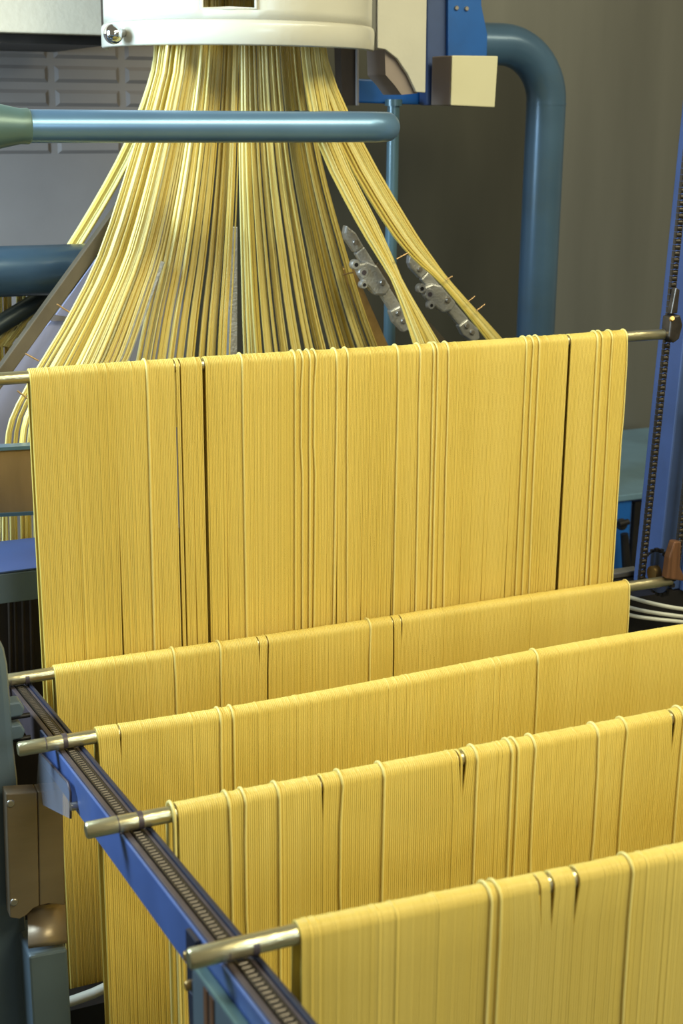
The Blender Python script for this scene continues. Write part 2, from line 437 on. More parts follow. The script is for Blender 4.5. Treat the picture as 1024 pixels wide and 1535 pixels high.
bundle('golden pasta strands in the middle rear, spreading towards the brown chute end',
       [(358, -30, 3.14), (358, 90, 3.14), (358, 240, 3.14), (360, 380, 3.15), (362, 480, 3.15), (365, 580, 3.15), (366, 640, 3.15)],
       [(455, -30, 3.14), (458, 90, 3.14), (482, 240, 3.15), (520, 380, 3.16), (552, 480, 3.17), (590, 580, 3.18), (600, 640, 3.18)],
       72, (2, 7), 0.014, gap=0.36)
bundle('yellow pasta strands running right over the upper swivel clamp',
       [(448, -30, 3.02), (452, 90, 3.02), (476, 215, 3.02), (532, 330, 3.00), (572, 395, 2.99), (592, 432, 2.98), (620, 520, 2.96), (640, 600, 2.95)],
       [(474, -30, 3.02), (482, 90, 3.02), (508, 215, 3.02), (563, 330, 3.00), (592, 395, 2.99), (609, 432, 2.98), (662, 520, 2.96), (712, 600, 2.95)],
       22, (8, 12), 0.004, gap=0.10)
bundle('yellow pasta strands furthest right, running over the lower swivel clamp',
       [(462, -30, 3.08), (468, 90, 3.08), (506, 215, 3.08), (572, 330, 3.06), (616, 385, 3.05), (664, 428, 3.04), (732, 512, 3.02), (780, 580, 3.01)],
       [(484, -30, 3.08), (492, 90, 3.08), (546, 215, 3.08), (612, 330, 3.06), (648, 385, 3.05), (680, 428, 3.04), (756, 512, 3.02), (812, 580, 3.01)],
       24, (6, 9), 0.004, gap=0.12)
bundle('thin pale strands far left passing behind the lower blue pipe',
       [(232, 40, 3.30), (226, 110, 3.30), (182, 225, 3.30), (105, 360, 3.28), (40, 450, 3.26), (-10, 520, 3.25)],
       [(246, 40, 3.30), (240, 110, 3.30), (204, 225, 3.30), (128, 360, 3.28), (66, 450, 3.26), (14, 520, 3.25)],
       14, (2, 4), 0.008, gap=0.2)

# ------------------------------------------------------------------ extruder head
HC = at(358, 70, 3.14); HC = Vector((HC.x, 3.14, 0))
zb = at(355, 68, 2.86).z; zr = at(345, 31, 2.86).z; ztop = zb + 0.55
th = thing('extruder_head', (HC.x, HC.y, zb), 'cream enamel extruder head with slot window and chrome ball handle', 'extruder')
vdir = Vector((HC.x, HC.y, 0)).normalized(); fdir = -vdir            # towards the camera side
sdir = Vector((vdir.y, -vdir.x, 0))                                   # to the right
RH = 0.302
def hp(ang, rad, z):
    """ang 0 = front, +90 = right"""
    q = HC + (fdir*math.cos(ang) + sdir*math.sin(ang))*rad
    return Vector((q.x, q.y, z))
def shell(rad_in, rows, slot=None):
    """rows: (radius, z) profile; slot: (a0,a1,z0,z1) removed"""
    mb = MB(); A = [math.radians(v) for v in np.linspace(-100, 88, 48)]
    if slot:
        for s_ in slot[:2]:
            k_ = min(range(len(A)), key=lambda q: abs(A[q]-s_)); A[k_] = s_
    na = len(A); v = []; f = []
    for (rd, z) in rows:
        for an in A: v.append(hp(an, rd, z))
    for q in range(len(rows)-1):
        for k_ in range(na-1):
            if slot and slot[0]-1e-6 <= A[k_] and A[k_+1] <= slot[1]+1e-6 and rows[q][1] >= slot[2]-1e-6 and rows[q+1][1] <= slot[3]+1e-6: continue
            f.append((q*na+k_, q*na+k_+1, (q+1)*na+k_+1, (q+1)*na+k_))
    return mb.add(v, f, True)
def ang_of(px, py):
    """angle on the head front under a pixel"""
    d = ray(px, py); d = d/np.linalg.norm(d); best = None
    for s_ in np.linspace(2.2, 3.6, 1500):
        q = CAM + d*s_
        if (Vector((q[0], q[1], 0))-HC).length <= RH:
            e = Vector((q[0], q[1], 0))-HC
            return math.atan2(e.dot(sdir), e.dot(fdir)), q[2]
    return 0, 0
s0, zs0 = ang_of(301, 12); s1, _ = ang_of(385, 12)
lipT = 0.006
rows = [(RH-0.006, zr+0.004), (RH-0.006, zs0), (RH-0.006, zs0+0.09), (RH-0.006, ztop)]
sh = shell(0, rows, (s0, s1, zs0, zs0+0.09)).build('housing', ENAMEL, th)
sm = sh.modifiers.new('thick', 'SOLIDIFY'); sm.thickness = 0.008; sm.offset = -1
lp = shell(0, [(RH-0.004, zb), (RH, zb+0.004), (RH, zr-0.006), (RH-0.002, zr), (RH-0.007, zr+0.005)]).build('lip', ENAMEL, th)
sm = lp.modifiers.new('thick', 'SOLIDIFY'); sm.thickness = 0.012; sm.offset = -1
# slot frame
fr = MB()
fr.tube([hp(s0, RH-0.008, zs0+0.1), hp(s0, RH-0.008, zs0), hp((s0+s1)/2, RH-0.008, zs0), hp(s1, RH-0.008, zs0), hp(s1, RH-0.008, zs0+0.1)], 0.0045, 8)
fr.build('slot_frame', ENAMEL, th)
# dark inside and top die
MB().prism([hp(math.radians(v), RH-0.02, zb+0.20) for v in range(-100, 89, 8)], (0, 0, 0.03)).build('die_plate', DARK, th)
MB().box((HC.x-0.25, HC.y+0.20, zb+0.02), (HC.x+0.25, HC.y+0.23, zb+0.5)).build('rear_casing', DARKBROWN, th)
# ball handle
ka, kz = ang_of(172, 51); kb = hp(ka+0.01, RH, kz)
kn = Vector((-0.75, -0.66, 0)).normalized()
ball = at(170, 51, kb.y-0.055)
root = at(203, 48, kb.y-0.02)
h_ = MB().sphere(ball, 0.0205).build('ball_handle', CHROME, th)
axis = (Vector(root)-ball).normalized()
MB().tube([ball+axis*0.014, ball+axis*0.024, ball+axis*0.026, ball+axis*0.036, ball+axis*0.037, root+axis*0.02],
          [0.010, 0.010, 0.0075, 0.0075, 0.005, 0.005], 14).build('handle_stem', CLAMPM, h_)
MB().tube([root, root+axis*0.006], 0.012, 14).build('handle_boss', BRASS, h_)
# flat side plate with scooped lower corner (right of the drum)
Ys = HC.y + 0.0
pl = [at(566, -60, Ys), at(566, 72, Ys), at(578, 74, Ys), at(596, 88, Ys), at(612, 112, Ys), at(624, 138, Ys), at(638, 139, Ys), at(641, -60, Ys)]
MB().prism(pl, (0, 0.012, 0)).build('side_plate', ENAMEL, th, 0.002)
pl2 = [at(577, 74, Ys+.015), at(578, 112, Ys+.015), at(592, 128, Ys+.015), at(602, 142, Ys+.015), at(626, 140, Ys+.015), at(612, 112, Ys+.015), at(596, 88, Ys+.015)]
MB().prism(pl2, (0, 0.10, 0)).build('scoop_blade', MAUVE, th)

# ------------------------------------------------------------------ blue bracket with switch box (right of the head)
Yb = 3.30
br = thing('blue_bracket', at(600, 150, Yb), 'bright blue steel bracket carrying the cream switch box', 'bracket')
MB().prism([at(672, -60, Yb), at(672, 86, Yb), at(730, 86, Yb), at(731, 52, Yb), at(722, 8, Yb), at(720, -60, Yb)], (0, 0.012, 0)).build('bracket_plate', BLUE, br, 0.002)
MB().prism([at(641, -60, Yb+.015), at(641, 158, Yb+.015), at(674, 158, Yb+.015), at(674, -60, Yb+.015)], (0, 0.05, 0)).build('bracket_column', POSTBLUE, br, 0.006)
MB().prism([at(536, 118, Yb+.07), at(536, 154, Yb+.07), at(665, 158, Yb+.07), at(665, 124, Yb+.07)], (0, 0.03, 0)).build('bracket_foot', BLUE, br, 0.004)
MB().prism([at(511, 70, 3.36), at(513, 158, 3.36), at(535, 158, 3.36), at(535, 70, 3.36)], (0, 0.04, 0)).build('rear_web', DARKBROWN, br)
MB().prism([at(535.5, 70, 3.35), at(535.5, 158, 3.35), at(538, 158, 3.35), at(538, 70, 3.35)], (0, 0.05, 0)).build('web_edge', GREY, br)
bolt(br, at(684, 12, Yb), (0, -1, 0), 0.006); bolt(br, at(699, 13, Yb), (0, -1, 0), 0.006)
Yx = 3.18
sw = [at(678, 83, Yx), at(676, 158, Yx), at(742, 161, Yx), at(747, 84, Yx)]
sb = thing('switch_box', at(710, 160, Yx), 'square cream switch box hanging on the blue bracket', 'box')
MB().prism(sw, (0, 0.005, 0)).build('front_cover', WHITEPLASTIC, sb, 0.003)
sw2 = [p + Vector((0, 0.006, 0)) for p in sw]
MB().prism(sw2, (-0.0, 0.10, 0)).build('box_body', MAUVE, sb, 0.003)

# ------------------------------------------------------------------ pipes
# ring pipe across the strands (runs along X, then turns back)
rp = thing('ring_pipe', at(300, 190, 2.62), 'blue-grey pipe crossing in front of the fanned strands', 'pipe')
Y0 = 2.62; zc = at(330, 190, Y0).z; xL = at(40, 190, Y0).x; xR = at(617, 187, Y0).x
rr = 0.0290; rb = 0.075
pth = [(xL, Y0, zc), (xL+0.2, Y0, zc), (xR-rr-rb, Y0, zc)]
pth += arc((xR-rr-rb, Y0+rb, zc), (0, -rb, 0), (rb, 0, 0), 0, math.pi/2, 12)[1:]
pth += [(xR-rr, Y0+0.2, zc), (xR-rr, Y0+0.55, zc)]
MB().tube(pth, rr, 28).build('pipe_run', RINGPIPE, rp)
MB().tube([(xL-1.4, Y0, zc), (xL-0.075, Y0, zc), (xL-0.06, Y0, zc), (xL-0.012, Y0, zc), (xL+0.002, Y0, zc), (xL+0.005, Y0, zc)],
          [0.042, 0.042, 0.041, 0.031, 0.0315, 0.0295], 28).build('reducer', FLANGE, rp)
# lower left pipe
lpipe = thing('feed_pipe', at(80, 400, 3.18), 'thick dark blue pipe entering at left behind the pale strands', 'pipe')
q1 = at(150, 402, 3.18); q0 = q1 + Vector((-1.6, 0, 0.004))
MB().tube([q0, q1, q1+Vector((0.012, 0, 0))], [0.0555, 0.0555, 0.045], 28).build('pipe_run', BLUEPIPE, lpipe)
# thin vertical pipe
tp = thing('riser_pipe', at(590, 560, 3.34), 'thin teal vertical pipe under the end of the ring pipe', 'pipe')
a0 = at(590, 155, 3.34); MB().tube([(a0.x, 3.34, 0.4), (a0.x, 3.34, a0.z)], 0.0155, 18).build('pipe_run', TEALPIPE, tp)
MB().tube([(a0.x, 3.34, a0.z-0.006), (a0.x, 3.34, a0.z+0.01)], 0.022, 18).build('collar', TEALPIPE, tp)
# big elbow pipe
Ye = 3.50
ep = thing('elbow_pipe', at(808, 500, Ye), 'big blue pipe bending from horizontal to vertical at right', 'pipe')
c_top = at(740, 66, Ye); c_dn = at(818, 170, Ye)
Rb = 0.150; rE = 0.0545
xv = c_dn.x; zh = c_top.z
pth = [(xv-0.42, Ye, zh), (xv-0.25, Ye, zh)] + arc((xv-Rb, Ye, zh-Rb), (0, 0, Rb), (Rb, 0, 0), 0, math.pi/2, 14) + [(xv, Ye, zh-Rb-0.2), (xv, Ye, at(930, 664, 4.0).z+0.001)]
MB().tube(pth, rE, 32).build('pipe_run', BLUEPIPE, ep)
MB().tube([(xv, Ye, zh-Rb-0.006), (xv, Ye, zh-Rb+0.0)], rE+0.0012, 32).build('weld_seam', BLUEPIPE, ep)

# ------------------------------------------------------------------ swivel clamps, guide bars
def clamp(label, pts, Y):
    """pts: px of (arm top, knuckle, lobe, arm end, tip)"""
    top, kn_, lobe, end = pts
    t = thing('swivel_clamp', at(*end, Y), label, 'clamp', 'swivel clamps on the guide arms')
    A, B = at(*top, Y), at(*end, Y); ax = (B-A).normalized()
    sd = ax.cross(Vector((0, -1, 0))).normalized()          # in-plane side
    if (at(*lobe, Y)-A).dot(sd) < 0: sd = -sd
    L_ = (B-A).length; nY = Vector((0, -1, 0))
    def pt(u, s_, d=0): return A + ax*(u*L_) + sd*s_ + nY*d
    MB().prism([pt(.20, -.014), pt(.20, .014), pt(.86, .015), pt(.86, -.015)], (0, 0.016, 0)).build('arm', CLAMPM, t, 0.004)
    MB().prism([pt(-.05, -.004), pt(0, .010), pt(.05, .015), pt(.20, .013), pt(.21, -.013), pt(.06, -.014)], (0, 0.022, 0)).build('top_knuckle', CLAMPM, t, 0.004)
    u_ = (at(*kn_, Y)-A).dot(ax)/L_
    body = [pt(u_-.10, .002, .014), pt(u_-.14, .026, .014), pt(u_-.10, .036, .014), pt(u_-.02, .038, .014), pt(u_+.07, .036, .014), pt(u_+.19, .030, .014), pt(u_+.25, .008, .014), pt(u_+.22, -.013, .014), pt(u_-.02, -.012, .014)]
    hub = MB().prism(body, (0, 0.022, 0)).build('hub_plate', CLAMPM, t, 0.005)
    for du, ss, r_ in ((-.15, .032, .012), (.04, .041, .010), (-.05, .026, .014)):
        p = pt(u_+du, ss, .0145)
        MB().tube([p+Vector((0, .012, 0)), p, p+nY*.003], [r_, r_, r_*.85], 16).build('lobe', CLAMPM, hub)
        MB().tube([p+nY*.002, p+nY*.0045], r_*.42, 12).build('hole', DARK if r_ < .014 else GUIDE, hub)
    bolt(t, pt(.12, 0, 0), (0, -1, 0), .007)
    bolt(t, pt(u_+.13, .0, .014), (0, -1, 0), .0075, .007)
    MB().prism([pt(.84, -.012, .004), pt(.82, .018, .004), pt(.92, .024, .004), pt(1.06, .016, .004), pt(1.08, -.004, .004), pt(1.0, -.016, .004)], (0, 0.02, 0)).build('end_bracket', CLAMPM, t, 0.003)
    bolt(t, pt(.88, .002, .004), (0, -1, 0), .007); bolt(t, pt(.97, .002, .004), (0, -1, 0), .007)
clamp('silver swivel clamp beside the upper right strands, left of the pair', ((522, 346), (561, 402), (538, 404), (607, 484)), 3.05)
clamp('dull tan swivel clamp beside the furthest right strands, right of the pair', ((618, 390), (655, 434), (634, 436), (710, 500)), 3.12)
def bar(name, label, cat, a, b, Y1, Y2, wpx, m_, depth=0.02, grp=None):
    A, B = at(*a, Y1), at(*b, Y2); ax = (B-A).normalized(); sd = ax.cross(Vector((0, -1, 0))).normalized()
    h = wpx/2/700
    o = MB().prism([A-sd*h, A+sd*h, B+sd*h, B-sd*h], (0, depth, 0)).build(name, m_, None, 0.002)
    return tag(o, label, cat, grp)
bar('guide_bar', 'scuffed grey guide bar at the left edge of the golden strands', 'guide bar', (240, 390), (172, 580), 3.01, 2.98, 17, CLAMPM)
bar('guide_bar', 'narrow grey guide bar standing between pale and golden strands', 'guide bar', (350, 340), (347, 1500), 3.10, 3.09, 15, CLAMPM)
bar('guide_bar', 'dark guide bar seen right of the tan clamp arm', 'guide bar', (560, 400), (700, 560), 3.16, 3.14, 22, STRUTM)
bar('end_board', 'brown board at the right edge of the golden rear strands', 'board', (520, 400), (585, 545), 3.24, 3.22, 22, BRASS)
# thin pins strands run over
for (a, b, Y, lab) in [((595, 388), (612, 379), 2.97, 'thin copper pin crossing the gap between the two right bundles'),
                       ((668, 420), (678, 414), 3.02, 'thin copper pin at the upper edge of the furthest right strands'),
                       ((702, 452), (712, 444), 3.00, 'thin copper pin midway along the furthest right strands'),
                       ((714, 466), (727, 456), 2.99, 'thin copper pin lowest on the furthest right strands'),
                       ((514, 412), (530, 408), 3.10, 'thin copper pin left of the silver clamp'),
                       ((85, 456), (104, 468), 2.88, 'thin pin at the upper left edge of the pale strands'),
                       ((38, 530), (58, 541), 2.86, 'thin pin just above the rod at the pale strands'),
                       ((26, 586), (42, 598), 2.84, 'thin pin below the rod at the pale strands'),
                       ((178, 468), (190, 482), 2.93, 'thin pin lying across the right part of pale strands')]:
    A, B = at(*a, Y), at(*b, Y)
    tag(MB().tube([A, B], 0.0017, 8).build('pin', PIN), lab, 'pin', 'pins guiding the strands')

# left chute frame
ch = thing('chute_plate', at(60, 690, 2.98), 'lavender-grey slanted sheet under the pale left strands', 'chute')
pp = [at(196, 318, 3.04), at(226, 318, 3.04), at(165, 560, 2.98), at(120, 690, 2.95), at(-20, 690, 2.95), at(-20, 590, 2.97), at(80, 478, 3.0)]
MB().prism(pp, (0, 0.008, 0)).build('sheet', LAV, ch)
MB().prism([at(74, 470, 2.995), at(74, 480, 2.995), at(104, 480, 2.995), at(100, 474, 2.995)], (0, -0.012, 0)).build('edge_tab', LAV, ch)
MB().prism([at(-20, 682, 2.94), at(-20, 692, 2.94), at(60, 682, 2.94), at(60, 676, 2.94)], (0, 0.006, 0)).build('lower_lip', LAV, ch)
bar('chute_strut', 'brown-grey strut running down along the left edge of the chute', 'strut', (184, 314), (-60, 651), 3.00, 2.90, 19, STRUTM, 0.03)
bb = thing('stay_bar', at(0, 490, 3.10), 'dark round stay bar slanting below the thick blue pipe', 'bar')
MB().tube([at(-400, 740, 3.08), at(80, 436, 3.26)], 0.021, 18).build('bar', STAYM, bb)
MB().prism([at(20, 502, 3.27), at(24, 480, 3.27), at(70, 440, 3.27), at(80, 444, 3.27), at(70, 462, 3.27), at(50, 476, 3.27)], (0, 0.03, 0)).build('clamp_jaw', DARK, bb)
bundle('dim golden strands hanging in the gap at the far left under the stay bar',
       [(-20, 385, 3.28), (-20, 540, 3.28), (0, 1300, 3.28)], [(40, 385, 3.28), (42, 540, 3.28), (62, 1300, 3.28)], 16, (3, 5), 0.006, gap=0.2)

# ------------------------------------------------------------------ left middle: plate, beam, void
lm = thing('brown_plate', at(20, 770, 2.72), 'brown steel plate with green edge, left of the top curtain', 'plate')
MB().prism([at(-500, 702, 2.72), at(-500, 797, 2.72), at(90, 766, 2.72), at(90, 670, 2.72)], (0, 0.02, 0)).build('plate', BROWNPLATE, lm, 0.002)
MB().prism([at(-500, 697, 2.715), at(-500, 703, 2.715), at(90, 671, 2.715), at(90, 666, 2.715)], (0, 0.03, 0)).build('edge_strip', TEALPIPE, lm)
MB().prism([at(-500, 796, 2.715), at(-500, 802, 2.715), at(90, 770, 2.715), at(90, 765, 2.715)], (0, 0.03, 0)).build('edge_strip', TEALPIPE, lm)
bundle('short pale strands visible between the brown plate and blue beam',
       [(-10, 700, 2.84), (-8, 780, 2.84), (-8, 850, 2.84)], [(70, 700, 2.86), (70, 780, 2.86), (70, 850, 2.86)], 22, (3, 6), 0.005, gap=0.35)
zt_ = at(20, 858, 2.50).z
bm_ = thing('cross_beam', at(20, 905, 2.50), 'blue-topped box beam with grey-green front at left edge', 'beam')
y_back = atZ(20, 812, zt_).y
xr_ = at(110, 850, 2.5).x
MB().box((at(-600, 858, 2.5).x, 2.5, zt_-0.058), (xr_, 2.515, zt_-0.0005)).build('beam_front', POSTGREEN, bm_, 0.002)
MB().box((at(-600, 858, 2.5).x, 2.5, zt_), (xr_, y_back, zt_+0.004)).build('beam_top', POSTBLUE, bm_, 0.001)
MB().box((at(-600, 858, 2.5).x, y_back-0.012, zt_-0.058), (xr_, y_back, zt_-0.0005)).build('beam_back', POSTGREEN, bm_)
vd = thing('dark_casing', at(30, 1000, 2.75), 'dark brown machine casing in the void below the beam', 'casing')
MB().box((at(-600, 900, 2.8).x, 2.78, 0.0), (at(330, 900, 2.8).x, 2.82, zt_-0.05)).build('casing_sheet', DARKBROWN, vd)
for px in (14, 22, 34, 46):
    MB().tube([at(px, 890, 2.765), at(px+3, 1040, 2.765)], 0.004, 8).build('rib', DARKBROWN, vd)

# ------------------------------------------------------------------ conveyor rail (left) with chain
SL = 0.12; y2, z2 = 2.319, 1.053 - 2*RR - D
def rz(y): return z2 + SL*(y2-y)                    # height where rods rest
XA, XB, XC, XD = 0.413, 0.4215, 0.4400, 0.451
rail = thing('conveyor_rail', (0.43, 1.6, rz(1.6)-0.06), 'blue rail with a recessed roller chain running under the rod ends', 'rail')
ya, yb = 0.55, 2.36
def slab(x0_, x1_, dz0, dz1, ya_, yb_):
    return MB().prism([(x0_, ya_, rz(ya_)+dz0), (x0_, ya_, rz(ya_)+dz1), (x0_, yb_, rz(yb_)+dz1), (x0_, yb_, rz(yb_)+dz0)], (x1_-x0_, 0, 0))
slab(XA-0.004, XA, -0.060, -0.003, ya, 2.06).build('side_plate', RAILBLUE, rail, 0.001)
slab(XA+0.0005, XB, -0.055, -0.002, ya, yb).build('inner_guide', GUIDE, rail, 0.0015)
slab(XB, XC, -0.055, -0.012, ya, yb).build('chain_bed', DARK, rail)
slab(XC, XC+0.004, -0.03, -0.004, ya, yb).build('chain_lip', GUIDE, rail)
slab(XC+0.0045, XD, -0.055, -0.001, ya, yb).build('outer_guide', NAVY, rail, 0.0015)
# chain links: side plates and rollers, sharing one mesh
def link_mesh(p, wdt, h):
    mb = MB()
    for s_ in (-1, 1):
        x_ = s_*wdt/2
        mb.box((x_-0.0012, -p*0.46, -h/2), (x_+0.0012, p*0.46, h/2))
    mb.tube([(-wdt/2, 0, 0), (wdt/2, 0, 0)], h*0.62, 8)
    me = mb.mesh('chain_link'); me.materials.append(CHAINM); return me
chn = thing('roller_chain', ((XB+XC)/2, 1.6, rz(1.6)), 'oily roller chain lying in the blue rail', 'chain', 'roller chains')
LP = 0.0095; lme = link_mesh(LP, 0.012, 0.0065); yy = 0.95
while yy < yb:
    o = link('link', lme, chn)
    o.matrix_parent_inverse = Matrix.Identity(4)
    o.location = Vector(((XB+XC)/2, yy, rz(yy)-0.0058)) - Vector(chn.location)
    o.rotation_euler = (-math.atan(SL), 0, 0); yy += LP
# clear guard at rail start
gd = thing('clear_guard', atX(85, 1220, XA-0.012), 'clear blue-tinted plastic guard at the start of the rail', 'guard')
gp = [atX(px, py, XA-0.010) for px, py in ((62, 1128), (74, 1140), (90, 1158), (104, 1173), (108, 1188), (108, 1226), (84, 1214), (57, 1200))]
MB().prism(gp, (-0.004, 0, 0)).build('guard_sheet', GUARD, gd)
gpe = gp[:5]
MB().tube([Vector(p)+Vector((-0.002, 0, 0)) for p in gpe+[gp[5]]], 0.0018, 8).build('guard_edge', GUIDE, gd)
p = atX(114, 1208, XA-0.006)
MB().tube([p+Vector((0.006, 0, 0)), p+Vector((-0.008, 0, 0))], 0.006, 12).build('guard_bolt', BOLT, gd)
# support post under the near end of the rail
sp = thing('rail_support', (0.40, 1.16, 0.0), 'dark blue and grey-green rail support with rusty stripes, bottom edge', 'support')
yS = atX(284, 1400, XA-0.006).y
slab(XA-0.0105, XA-0.0042, -0.075, -0.004, yS-0.034, yS).build('hanger_plate', NAVY, sp, 0.001)
MB().prism([(XA-0.0105, yS, rz(yS)-0.0755), (XA-0.0105, yS-0.010, rz(yS)-0.20), (XA-0.0105, yS-0.016, 0.0), (XA-0.0105, yS-0.075, 0.0), (XA-0.0105, yS-0.034, rz(yS)-0.0755)], (0.04, 0, 0)).build('post', NAVY, sp, 0.002)
slab(XA-0.016, XA-0.0045, -0.30, -0.030, yS-0.20, yS-0.036).build('front_box', POSTGREEN, sp, 0.003)
slab(XA-0.018, XA-0.0045, -0.029, -0.025, yS-0.20, yS-0.036).build('box_rim', FLANGE, sp, 0.002)
for yq in (yS-0.085, yS-0.104):
    slab(XA-0.0175, XA-0.0162, -0.29, -0.034, yq-0.006, yq+0.006).build('rust_stripe', RUST, sp)
bolt(sp, (XA-0.0105, yS-0.012, rz(yS)-0.03), (-1, 0, 0), 0.006, 0.006, BRASS)
bolt(sp, (XA-0.0105, yS-0.014, rz(yS)-0.065), (-1, 0, 0), 0.006, 0.006, BRASS)

# ------------------------------------------------------------------ left post, tan cover
po = thing('machine_post', at(10, 1535, 2.06), 'grey-green rounded machine post at the left edge', 'post')
Yp = 2.06
prof = [(-90, 950), (-20, 952), (0, 958), (8, 975), (13, 1000), (17, 1050), (22, 1120), (28, 1170), (32, 1250)]
pp = [at(px, py, Yp) for px, py in prof]
xe = pp[-1].x
pp += [Vector((xe+0.002, Yp, 0.02)), Vector((pp[0].x, Yp, 0.02))]
MB().prism(pp, (0, 0.10, 0)).build('post_body', POSTGREEN, po, 0.012)
tcov = thing('tan_cover', at(60, 1380, 2.02), 'tan steel cover plate with two screws and scooped lower edge', 'cover')
Yt = 2.02
MB().prism([at(9, 1190, Yt), at(15, 1376, Yt), at(30, 1378, Yt), at(40, 1372, Yt), at(50, 1362, Yt), at(59, 1358, Yt), at(56, 1187, Yt)], (0, 0.03, 0)).build('cover_plate', TAN, tcov, 0.002)
MB().prism([at(56.6, 1187, Yt), at(59.6, 1358, Yt), at(72, 1355, Yt), at(98, 1357, Yt), at(94, 1183, Yt)], (0, 0.03, 0)).build('cover_plate', TAN, tcov, 0.002)
bolt(tcov, at(16, 1204, Yt), (0, -1, 0), .0065, .003); bolt(tcov, at(21, 1352, Yt), (0, -1, 0), .0065, .003)
# scooped tan lip, curved
vv = []
n_ = 10; mbs = MB()
for k_ in range(n_+1):
    f = k_/n_
    for px in (41+f*2, 98+f*2.5):
        q = at(px, 1360+62*f - (8 if px > 60 else 0), 1.99+0.058*(1-math.sin(f*math.pi/2)))
        vv.append(q)
mbs.add(vv, [(2*k_, 2*k_+2, 2*k_+3, 2*k_+1) for k_ in range(n_)], True)
so = mbs.build('scoop', TAN, tcov); md = so.modifiers.new('thick', 'SOLIDIFY'); md.thickness = 0.004
gb = thing('green_block', at(75, 1535, 1.985), 'dark grey-green block below the tan scoop, bottom left', 'block')
b0, b1 = at(43, 1434, 1.985), at(102, 1424, 1.985)
MB().prism([at(43, 1434, 1.985), at(101, 1423, 1.985), Vector((b1.x+.002, 1.985, 0)), Vector((b0.x, 1.985, 0))], (0, 0.11, 0)).build('block', POSTGREEN, gb, 0.004)
# small adjusters beside the post at the rail start
for (px, py, lab) in ((27, 1064, 'upper small grey-green adjuster block between post and rail start'), (28, 1098, 'lower small grey-green adjuster block between post and rail start')):
    q = at(px, py, 2.08)
    e = thing('adjuster_block', q, lab, 'adjuster', 'adjuster blocks at the rail start')
    MB().prism([q+Vector(v) for v in ((-.02, 0, -.012), (.006, 0, -.012), (.011, 0, 0), (.004, 0, .013), (-.02, 0, .013))], (0, .03, 0)).build('block', POSTGREEN, e, .003)
    MB().tube([q+Vector((-.02, .01, -.016)), q+Vector((.02, .01, -.016))], .004, 10).build('stud', DARK, e)
# light trough edge below the rear curtain
tr = thing('trough_edge', at(130, 1500, 2.30), 'pale rolled trough edge under the rear curtain, bottom left', 'trough')
MB().tube([at(80, 1508, 2.22), at(110, 1500, 2.22), at(140, 1489, 2.22), at(180, 1470, 2.22), at(300, 1440, 2.22)], 0.0095, 14).build('rolled_edge', CONDUIT, tr)
q = at(120, 1512, 2.22)
MB().box((q.x-0.08, 2.235, 0.0), (q.x+1.3, 2.30, q.z-0.01)).build('trough_body', DARK, tr)

# ------------------------------------------------------------------ right side: chain post, bracket, cabinet, conduits
pX = at(1003, 489, 2.377)
cp = thing('chain_post', (at(1040, 600, 2.42).x, 2.45, 0), 'tall blue post behind the vertical chain at right edge', 'post')
xl_ = at(1009, 500, 2.43).x + 0.030
zlo = at(1000, 884, 2.44).z + 0.001
MB().prism([(xl_-0.06+zlo*0.038, 2.43, zlo), (xl_+0.12, 2.43, zlo), (xl_+0.20, 2.43, 2.1), (xl_+0.022, 2.43, 2.1)], (0, 0.09, 0)).build('post_body', POSTBLUE, cp, 0.004)
MB().prism([(xl_+zlo*0.038, 2.415, zlo), (xl_+0.12, 2.415, zlo), (xl_+0.20, 2.415, 2.1), (xl_+0.08, 2.415, 2.1)], (0, 0.0145, 0)).build('front_flange', POSTBLUE, cp, 0.002)
def vchain(x, y, z0, z1, zref, label, pitch=0.0125, wdt=0.012, h=0.008):
    t = thing('lifting_chain', (x, y, z0), label, 'chain', 'lifting chains')
    me = link_mesh(pitch, wdt, h); zz = z0
    while zz < z1:
        o = link('link', me, t); o.matrix_parent_inverse = Matrix.Identity(4)
        o.location = ((zz-zref)*0.042, 0, zz-z0); o.rotation_euler = (math.pi/2, 0, 0); zz += pitch
    return t
vchain(pX.x+0.004, 2.385, 1.03, 2.0, pX.z, 'dark vertical chain carrying the top rod bracket')
q = at(1022, 780, 2.40)
vchain(q.x, 2.400, 1.02, 1.40, q.z, 'dark vertical chain at the very right edge of the picture')
hb2 = thing('rod_bracket', pX, 'dark iron bracket on the chain holding the right end of the top rod', 'bracket')
hx = [pX+Vector(v) for v in ((-.012, 0, .022), (.010, 0, .026), (.018, 0, .004), (.012, 0, -.024), (-.002, 0, -.032), (-.014, 0, -.020))]
MB().prism([p+Vector((0, -.022, 0)) for p in hx], (0, .03, 0)).build('bracket_body', CHAINM, hb2, .003)
MB().prism([pX+Vector(v) for v in ((-.006, -.012, .026), (.010, -.012, .028), (.012, -.012, .075), (.002, -.012, .080))], (0, .015, 0)).build('bracket_tail', CHAINM, hb2, .002)
bolt(hb2, pX+Vector((-.01, -.02, .018)), (-.3, -1, .4), .006, .006, BRASS)
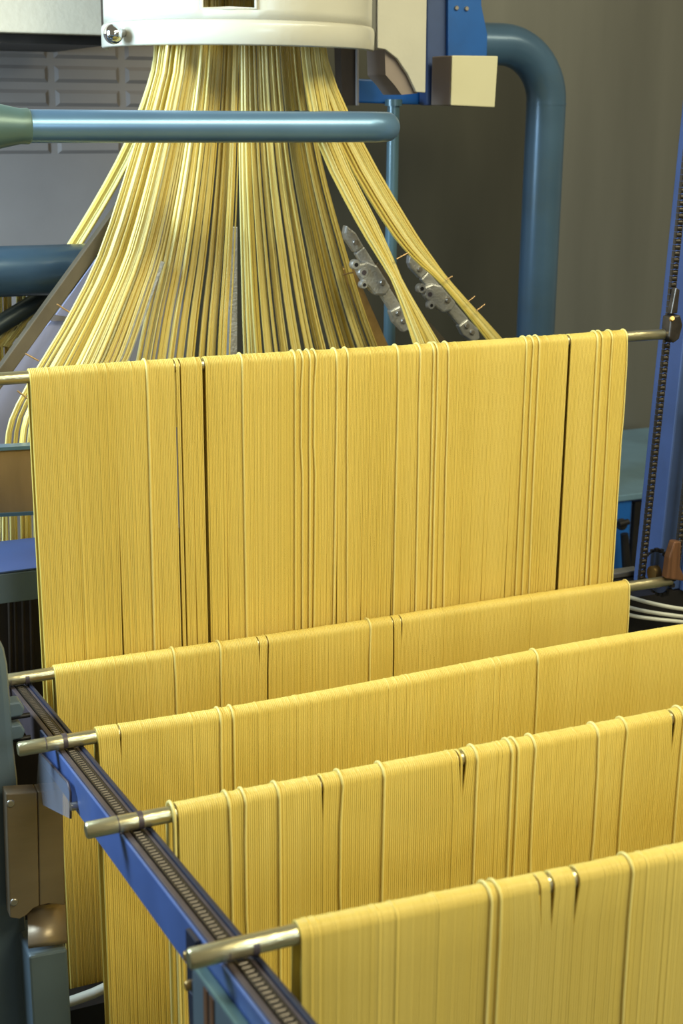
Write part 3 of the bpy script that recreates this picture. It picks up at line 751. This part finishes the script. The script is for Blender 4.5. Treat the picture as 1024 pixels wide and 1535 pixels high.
# lower sprocket and rod fork
spx = at(988, 858, 2.36)
sk = thing('sprocket', spx, 'blue sprocket wheel with dark teeth at the foot of the chain', 'sprocket')
MB().tube([spx+Vector((-.004, 0, 0)), spx+Vector((.008, 0, 0))], 0.044, 32).build('wheel', POSTBLUE, sk)
for k_ in range(20):
    a_ = k_*math.pi/10
    cpt = spx + Vector((0, math.cos(a_)*.048, math.sin(a_)*.048))
    MB().box(cpt-Vector((.003, .004, .004)), cpt+Vector((.006, .004, .004))).build('tooth', DARK, sk)
MB().tube([spx+Vector((-.02, 0, 0)), spx+Vector((.012, 0, 0))], 0.016, 16).build('hub', BRASS, sk)
fk = thing('rod_fork', at(1012, 845, 2.32), 'rusty brown fork at the right end of the rear low rod', 'fork')
MB().prism([at(px, py, 2.30) for px, py in ((1000, 868), (1004, 836), (1012, 812), (1022, 812), (1020, 850), (1030, 872))], (0, .02, 0)).build('fork_plate', RUST, fk, .003)
# blue cabinet
zc_ = at(930, 664, 4.0).z
cb = thing('blue_cabinet', at(950, 870, 3.4), 'blue machine cabinet with pale blue top beyond the top curtain', 'cabinet')
yF = atZ(935, 742, zc_).y
xa, xb_ = atZ(780, 742, zc_).x, atZ(1010, 742, zc_).x
MB().box((xa, yF, zc_-0.02), (xb_+0.5, YW-0.03, zc_)).build('top', PALEBLUE, cb, .003)
xm = at(947, 800, yF).x
MB().box((xa, yF+0.01, 0), (xm, YW-0.03, zc_-0.021)).build('front_left', BLUE, cb, .003)
MB().box((xm+0.001, yF+0.02, 0), (xb_+0.4, YW-0.03, zc_-0.021)).build('front_right', POSTBLUE, cb, .003)
xs_ = at(957, 800, yF).x
MB().box((xs_-0.016, yF+0.004, 0.2), (xs_+0.016, yF+0.0195, zc_-0.03)).build('slot', DARK, cb)
lv = thing('lever', at(935, 850, yF-0.05), 'dark iron lever with clamp head in front of the cabinet', 'lever')
lq = at(940, 860, yF-0.05)
MB().tube([(lq.x, lq.y, 0.0), lq, at(936, 800, yF-0.05)], [0.014, 0.014, 0.012], 12).build('lever_rod', DARK, lv)
MB().sphere(at(932, 786, yF-0.05), 0.018, 12, 8).build('lever_head', CHAINM, lv)
MB().tube([at(928, 786, yF-0.07), at(942, 782, yF-0.07)], 0.009, 10).build('clamp_pin', DARK, lv)
sr = MB().box((at(890, 860, 2.56).x, 2.545, zlo), (at(955, 860, 2.56).x, 2.575, zlo+0.014)).build('slide_rail', BOLT, None, 0.003)
tag(sr, 'short pale steel rail end just above the rear low curtain', 'rail')
# pale conduits
for k_, (dy, lab) in enumerate(((0, 'uppermost pale curved conduit right of the rear curtain'), (14, 'middle pale curved conduit right of the rear curtain'), (24, 'lowest pale curved conduit right of the rear curtain'))):
    pts = [at(930, 891+dy*1.1, 2.41), at(950, 897+dy*1.1, 2.405), at(980, 905+dy*.95, 2.395), at(1024, 913+dy*.8, 2.38), at(1100, 921+dy*.8, 2.37), at(1300, 936+dy*.8, 2.37)]
    tag(MB().tube(smooth_path(pts, 20), 0.0045, 12).build('conduit', CONDUIT), lab, 'conduit', 'pale conduits')
dk = MB().box((at(905, 950, 2.44).x, 2.425, 0.0), (at(1100, 950, 2.44).x+0.3, 2.60, zlo-0.001)).build('lower_casing', DARK)
tag(dk, 'dark lower casing behind the pale conduits', 'casing')
